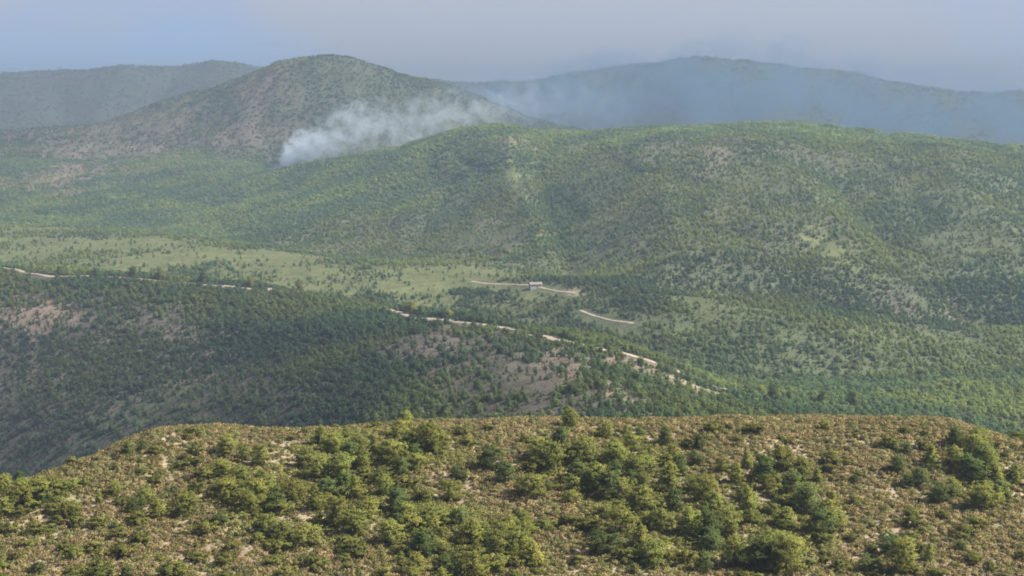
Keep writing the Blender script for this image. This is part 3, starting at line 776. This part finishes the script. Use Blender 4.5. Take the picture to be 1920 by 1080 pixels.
def scatter(name, pts, scl, rot, kind_idx, stand, protos, label, cat):
    me = bpy.data.meshes.new(name)
    me.vertices.add(len(pts)); me.vertices.foreach_set('co', np.asarray(pts, 'f').ravel())
    def attr(nm, ty, fld, val):
        a = me.attributes.new(nm, ty, 'POINT'); a.data.foreach_set(fld, np.asarray(val).ravel())
    attr('scl', 'FLOAT_VECTOR', 'vector', np.asarray(scl, 'f')); attr('rot', 'FLOAT_VECTOR', 'vector', np.asarray(rot, 'f'))
    attr('pick', 'INT', 'value', np.asarray(kind_idx, 'i')); attr('stand', 'FLOAT_COLOR', 'color', np.concatenate([stand, np.ones((len(stand), 1))], 1).astype('f'))
    o = bpy.data.objects.new(name, me); COL.objects.link(o)
    pc = bpy.data.collections.new(name + '_plants')
    for p in protos: pc.objects.link(p)
    g = bpy.data.node_groups.new(name + '_scatter', 'GeometryNodeTree')
    g.interface.new_socket('Geometry', in_out='INPUT', socket_type='NodeSocketGeometry'); g.interface.new_socket('Geometry', in_out='OUTPUT', socket_type='NodeSocketGeometry')
    gi = g.nodes.new('NodeGroupInput'); go = g.nodes.new('NodeGroupOutput')
    ci = g.nodes.new('GeometryNodeCollectionInfo'); ci.inputs['Collection'].default_value = pc; ci.inputs['Separate Children'].default_value = True; ci.inputs['Reset Children'].default_value = True
    ip = g.nodes.new('GeometryNodeInstanceOnPoints'); ip.inputs['Pick Instance'].default_value = True
    def na(nm, ty):
        x = g.nodes.new('GeometryNodeInputNamedAttribute'); x.data_type = ty; x.inputs['Name'].default_value = nm; return x
    er = g.nodes.new('FunctionNodeEulerToRotation')
    L = g.links.new
    L(gi.outputs[0], ip.inputs['Points']); L(ci.outputs[0], ip.inputs['Instance']); L(na('pick', 'INT').outputs['Attribute'], ip.inputs['Instance Index'])
    L(na('rot', 'FLOAT_VECTOR').outputs['Attribute'], er.inputs[0]); L(er.outputs[0], ip.inputs['Rotation']); L(na('scl', 'FLOAT_VECTOR').outputs['Attribute'], ip.inputs['Scale'])
    L(ip.outputs[0], go.inputs[0])
    md = o.modifiers.new('scatter', 'NODES'); md.node_group = g
    tag(o, label, cat, kind='stuff')
    return o

def sample(n, d0, d1, amax, dens, seed):
    r = np.random.default_rng(seed)
    out = []
    tot = 0
    while tot < n:
        m = 200000
        d = np.sqrt(r.uniform(d0 * d0, d1 * d1, m)); a = r.uniform(-amax, amax, m)
        k = r.random(m) < look(dens, a, np.log(d))
        out.append(np.stack([a[k] * d[k], d[k]], 1)); tot += k.sum()
    p = np.concatenate(out)[:n]
    return np.column_stack([p, ground_z(p[:, 0], p[:, 1])])

def forest(name, n, d0, d1, amax, protos, hmin, hmax, label, cat, seed, wfac=(.8, 1.25), tone=None, power=1.5):
    p = sample(n, d0, d1, amax, np.clip(T, 0, 1), seed)
    r = np.random.default_rng(seed + 1)
    h = hmin + (hmax - hmin) * r.random(n) ** power
    yw = look(YW, p[:, 0] / p[:, 1], np.log(p[:, 1]))
    h = h * np.where((yw > 950) & (yw < 1330), 1.3, 1.0)
    w = h * r.uniform(*wfac, n)
    rot = np.column_stack([r.normal(0, .03, n), r.normal(0, .03, n), r.uniform(0, 6.28, n)])
    nn = sm(fbm(p[:, 0], p[:, 1], 130, 3, 71), -.35, .45)[:, None]
    st = (1 - nn) * np.array([.78, .92, 1.05]) + nn * np.array([1.28, 1.26, 1.0])
    if tone is not None: st = st * tone
    ppx, prow = unpix(p[:, 0] / p[:, 1], p[:, 2] / p[:, 1])
    young = (sm(ppx, 1150, 1400) * (1 - sm(yw, 1700, 2000)) * (p[:, 1] > 700))[:, None]      # pale young plantation
    slope_shade = ((1 - sm(ppx, 500, 1050)) * (yw < 1240) * sm(prow, 560, 660))[:, None]   # maquis of the valley side, slope shade put into its leaf colour
    st = st * (1 + young * np.array([.5, .45, .3])) * (1 - slope_shade * np.array([.42, .38, .26]))
    p[:, 2] -= .04 * h
    return scatter(name, p, np.column_stack([w, w, h]), rot, r.integers(0, len(protos), n), st, protos, label, cat)

WOODP = [proto('woodland_tree', simple_tree(400 + i, M_WOOD, [.34, .42, .28, .38][i], ['round', 'round', 'cone', 'wide'][i])) for i in range(4)]
FARP = [proto('distant_tree', far_tree(450 + i, M_WOOD)) for i in range(3)]
forest('ridge_woodland', 115000, 440, 1330, .44, WOODP, .9, 4.4, 'dark green woodland covering the middle ridge', 'woodland', 81, power=3.0)
forest('valley_woodland', 70000, 1300, 2000, .44, [p.copy() for p in WOODP], 1.1, 4.6, 'scattered trees and bushes over the valley meadows', 'woodland', 83, tone=np.array([1.55, 1.5, 1.3]), power=2.2)
forest('hillside_woodland', 200000, 1950, 3000, .44, FARP, 1.4, 4.6, 'blue green trees dotting the broad hillside', 'woodland', 85, wfac=(.9, 1.5), power=2.0, tone=np.array([1.6, 1.58, 1.42]))
forest('summit_woodland', 60000, 2950, 3600, .44, [p.copy() for p in FARP], 1.5, 5.0, 'sparse trees dotting the round summit', 'woodland', 87, wfac=(.9, 1.5), power=2.0, tone=np.array([1.1, 1.1, 1.0]))
forest('mountain_woodland', 14000, 3900, 6100, .44, [p.copy() for p in FARP], 3.0, 8.0, 'hazy trees on the far mountains', 'woodland', 89, wfac=(1.2, 2), tone=np.array([1., 1., 1.0]))

# scrub of the front hill
def front_scrub():
    n = 90000
    dens = (sm(Y, 195, 205) * (1 - sm(Y, 330, 380))) * np.clip(.65 + .35 * n1 + .25 * n0, .3, 1)
    p = sample(n, 198, 380, .42, dens, 91)
    r = np.random.default_rng(92)
    h = .3 + .95 * r.random(n) ** 2.0
    w = h * r.uniform(.9, 1.6, n)
    pal = np.array([[1.0, .93, .74], [.66, .78, .5], [.8, .88, .56], [1.12, 1.0, .8], [.5, .6, .42], [.9, .78, .7]])
    gn = fbm(p[:, 0], p[:, 1], 16, 3, 73)
    idx = np.clip(((gn + .6) / 1.2 * 3 + r.normal(0, 1.6, n)).astype(int), 0, 5)
    st = pal[idx]
    spx, srow = unpix(p[:, 0] / p[:, 1], p[:, 2] / p[:, 1])
    gr = np.zeros(n)
    for cx, cy, rx, ry, an in STANDS: gr = np.maximum(gr, 1 - sm(np.hypot((spx - cx) / rx, (srow - cy) / ry) + .5 * gn, .7, 1.3))
    st = st * (1 - .75 * gr[:, None]) + np.array([.72, .86, .42]) * r.uniform(.75, 1.3, (n, 1)) * .75 * gr[:, None]      # greener undergrowth in the pine stands
    rot = np.column_stack([r.normal(0, .1, n), r.normal(0, .1, n), r.uniform(0, 6.28, n)])
    scatter('hilltop_scrub', p, np.column_stack([w, w, h]), rot, r.integers(0, 3, n), st, [proto('scrub_bush', scrub_bush(470 + i, M_GREY)) for i in range(3)], 'low dry brown and olive scrub covering the front hill', 'scrub')
front_scrub()

# ------------------------------------------------------------------ smoke of the hill fire
def plume(name, x0, x1, yc, stations, dens, colour, nscale, label, aniso=0.0, ry=90, step=.35, rough=4.6):
    """a box of air; its density follows a drifting, widening column.  stations: (x, centre z, half height, density)"""
    st = np.array(stations, float)
    zlo = (st[:, 1] - st[:, 2] * 1.7).min(); zhi = (st[:, 1] + st[:, 2] * 1.7).max()
    v = [(x, y, z) for x in (x0, x1) for y in (yc - ry * 1.5, yc + ry * 1.5) for z in (zlo, zhi)]
    f = [(0, 1, 3, 2), (4, 6, 7, 5), (0, 4, 5, 1), (2, 3, 7, 6), (0, 2, 6, 4), (1, 5, 7, 3)]
    m = bpy.data.materials.new(name); m.use_nodes = True; n = m.node_tree; n.nodes.clear(); L = n.links.new
    out = n.nodes.new('ShaderNodeOutputMaterial'); pv = n.nodes.new('ShaderNodeVolumePrincipled'); L(pv.outputs[0], out.inputs['Volume'])
    pv.inputs['Color'].default_value = (*colour, 1); pv.inputs['Anisotropy'].default_value = aniso
    g = n.nodes.new('ShaderNodeNewGeometry')
    sp = n.nodes.new('ShaderNodeSeparateXYZ')
    nd = n.nodes.new('ShaderNodeTexNoise'); nd.inputs['Scale'].default_value = nscale * .6; nd.inputs['Detail'].default_value = 2; L(g.outputs['Position'], nd.inputs['Vector'])
    sb = n.nodes.new('ShaderNodeVectorMath'); sb.operation = 'SUBTRACT'; sb.inputs[1].default_value = (.5, .5, .5); L(nd.outputs['Color'], sb.inputs[0])
    sc = n.nodes.new('ShaderNodeVectorMath'); sc.operation = 'SCALE'; sc.inputs['Scale'].default_value = .9 / nscale * .35; L(sb.outputs[0], sc.inputs[0])
    ad = n.nodes.new('ShaderNodeVectorMath'); ad.operation = 'ADD'; L(g.outputs['Position'], ad.inputs[0]); L(sc.outputs[0], ad.inputs[1])
    L(ad.outputs[0], sp.inputs[0])
    def math_(op, a, b=None, clamp=False):
        q = n.nodes.new('ShaderNodeMath'); q.operation = op; q.use_clamp = clamp
        for i, s in enumerate((a, b)):
            if s is None: continue
            if isinstance(s, (int, float)): q.inputs[i].default_value = s
            else: L(s, q.inputs[i])
        return q.outputs[0]
    u = math_('DIVIDE', math_('SUBTRACT', sp.outputs['X'], x0), x1 - x0, True)
    def curve(vals):
        vals = np.asarray(vals, float); lo, hi = vals.min(), vals.max() + 1e-6
        c = n.nodes.new('ShaderNodeFloatCurve'); cv = c.mapping.curves[0]
        us = (st[:, 0] - x0) / (x1 - x0); ys = (vals - lo) / (hi - lo)
        cv.points[0].location = (us[0], ys[0]); cv.points[1].location = (us[-1], ys[-1])
        for a_, b_ in zip(us[1:-1], ys[1:-1]): cv.points.new(a_, b_)
        c.mapping.extend = 'HORIZONTAL'; c.mapping.update(); L(u, c.inputs['Value'])
        return math_('ADD', math_('MULTIPLY', c.outputs[0], hi - lo), lo)
    zc, rz, dn = curve(st[:, 1]), curve(st[:, 2]), curve(st[:, 3])
    dz = math_('DIVIDE', math_('SUBTRACT', sp.outputs['Z'], zc), rz)
    dy = math_('DIVIDE', math_('SUBTRACT', sp.outputs['Y'], yc), ry)
    q = math_('SQRT', math_('ADD', math_('MULTIPLY', dz, dz), math_('MULTIPLY', dy, dy)))
    nz = n.nodes.new('ShaderNodeTexNoise'); nz.inputs['Scale'].default_value = nscale; nz.inputs['Detail'].default_value = 5; nz.inputs['Roughness'].default_value = .6; L(ad.outputs[0], nz.inputs['Vector'])
    nn = math_('MULTIPLY', math_('SUBTRACT', nz.outputs['Fac'], .5), rough)
    e = math_('MULTIPLY', math_('ADD', math_('SUBTRACT', 1.0, q), nn), 1.3, True)
    e = math_('MULTIPLY', e, e)
    edge = math_('MULTIPLY', math_('SUBTRACT', 1.5, q), 3.0, True)
    D = math_('MULTIPLY', math_('MULTIPLY', math_('MULTIPLY', e, edge), dn), dens)
    L(D, pv.inputs['Density'])
    m.cycles.volume_step_rate = step
    me = bpy.data.meshes.new(name); me.from_pydata(v, [], f); me.materials.append(m)
    o = bpy.data.objects.new(name, me); COL.objects.link(o); tag(o, label, 'smoke', kind='stuff')
    return o
def stn(D, lst):
    out = []
    for px, rc, hh, d in lst:
        a, s = pix(px, rc); out.append((float(a) * D, float(s) * D, hh * D / F, d))
    return out
YP = 2960.0
s1 = stn(YP, [(505,330,6,0.0),(524,314,13,4.6),(556,284,34,2.8),(590,274,38,2.2),(630,255,46,.9),(680,236,58,.72),(740,240,50,.6),(790,228,50,.62),(850,214,48,.5),(920,204,48,.34),(1000,196,52,.2),(1120,190,56,.08),(1280,185,60,0.0)])
plume('smoke_plume', s1[0][0], s1[-1][0], YP, s1, .013, (.74, .86, 1.0), .036, 'white smoke rising from the hill behind the spur', ry=70)
YH = 3550.0
s2 = stn(YH, [(760,215,36,0.0),(860,205,50,.6),(1050,188,66,1.0),(1250,174,84,1.1),(1420,178,88,1.1),(1600,202,82,.9),(1800,225,76,.8),(2000,235,70,.7),(2300,240,70,.4),(2500,240,70,0.)])
plume('drifting_smoke', s2[0][0], s2[-1][0], YH, s2, .0036, (.15, .29, .45), .0075, 'thin blue smoke drifting across the far right mountain', ry=330, step=.6, rough=6.5)

# ------------------------------------------------------------------ haze
def haze():
    zlo = float(Z.min()) - 1.0; zhi = max(float(Z.max()) + 14.0, 20.0)
    x, y0, y1 = 6200.0, -60.0, 8200.0
    v = [(a, b, c) for a in (-x, x) for b in (y0, y1) for c in (zlo, zhi)]
    f = [(0, 1, 3, 2), (4, 6, 7, 5), (0, 4, 5, 1), (2, 3, 7, 6), (0, 2, 6, 4), (1, 5, 7, 3)]
    me = bpy.data.meshes.new('haze'); me.from_pydata(v, [], f)
    m = bpy.data.materials.new('haze'); m.use_nodes = True; n = m.node_tree; n.nodes.clear()
    out = n.nodes.new('ShaderNodeOutputMaterial'); pv = n.nodes.new('ShaderNodeVolumePrincipled'); n.links.new(pv.outputs[0], out.inputs['Volume'])
    pv.inputs['Color'].default_value = (.213, .278, .39, 1); pv.inputs['Density'].default_value = 2.1e-4; pv.inputs['Anisotropy'].default_value = .1
    me.materials.append(m)
    o = bpy.data.objects.new('haze', me); COL.objects.link(o); tag(o, 'thin blue summer haze filling the valleys', 'haze', kind='stuff')
haze()
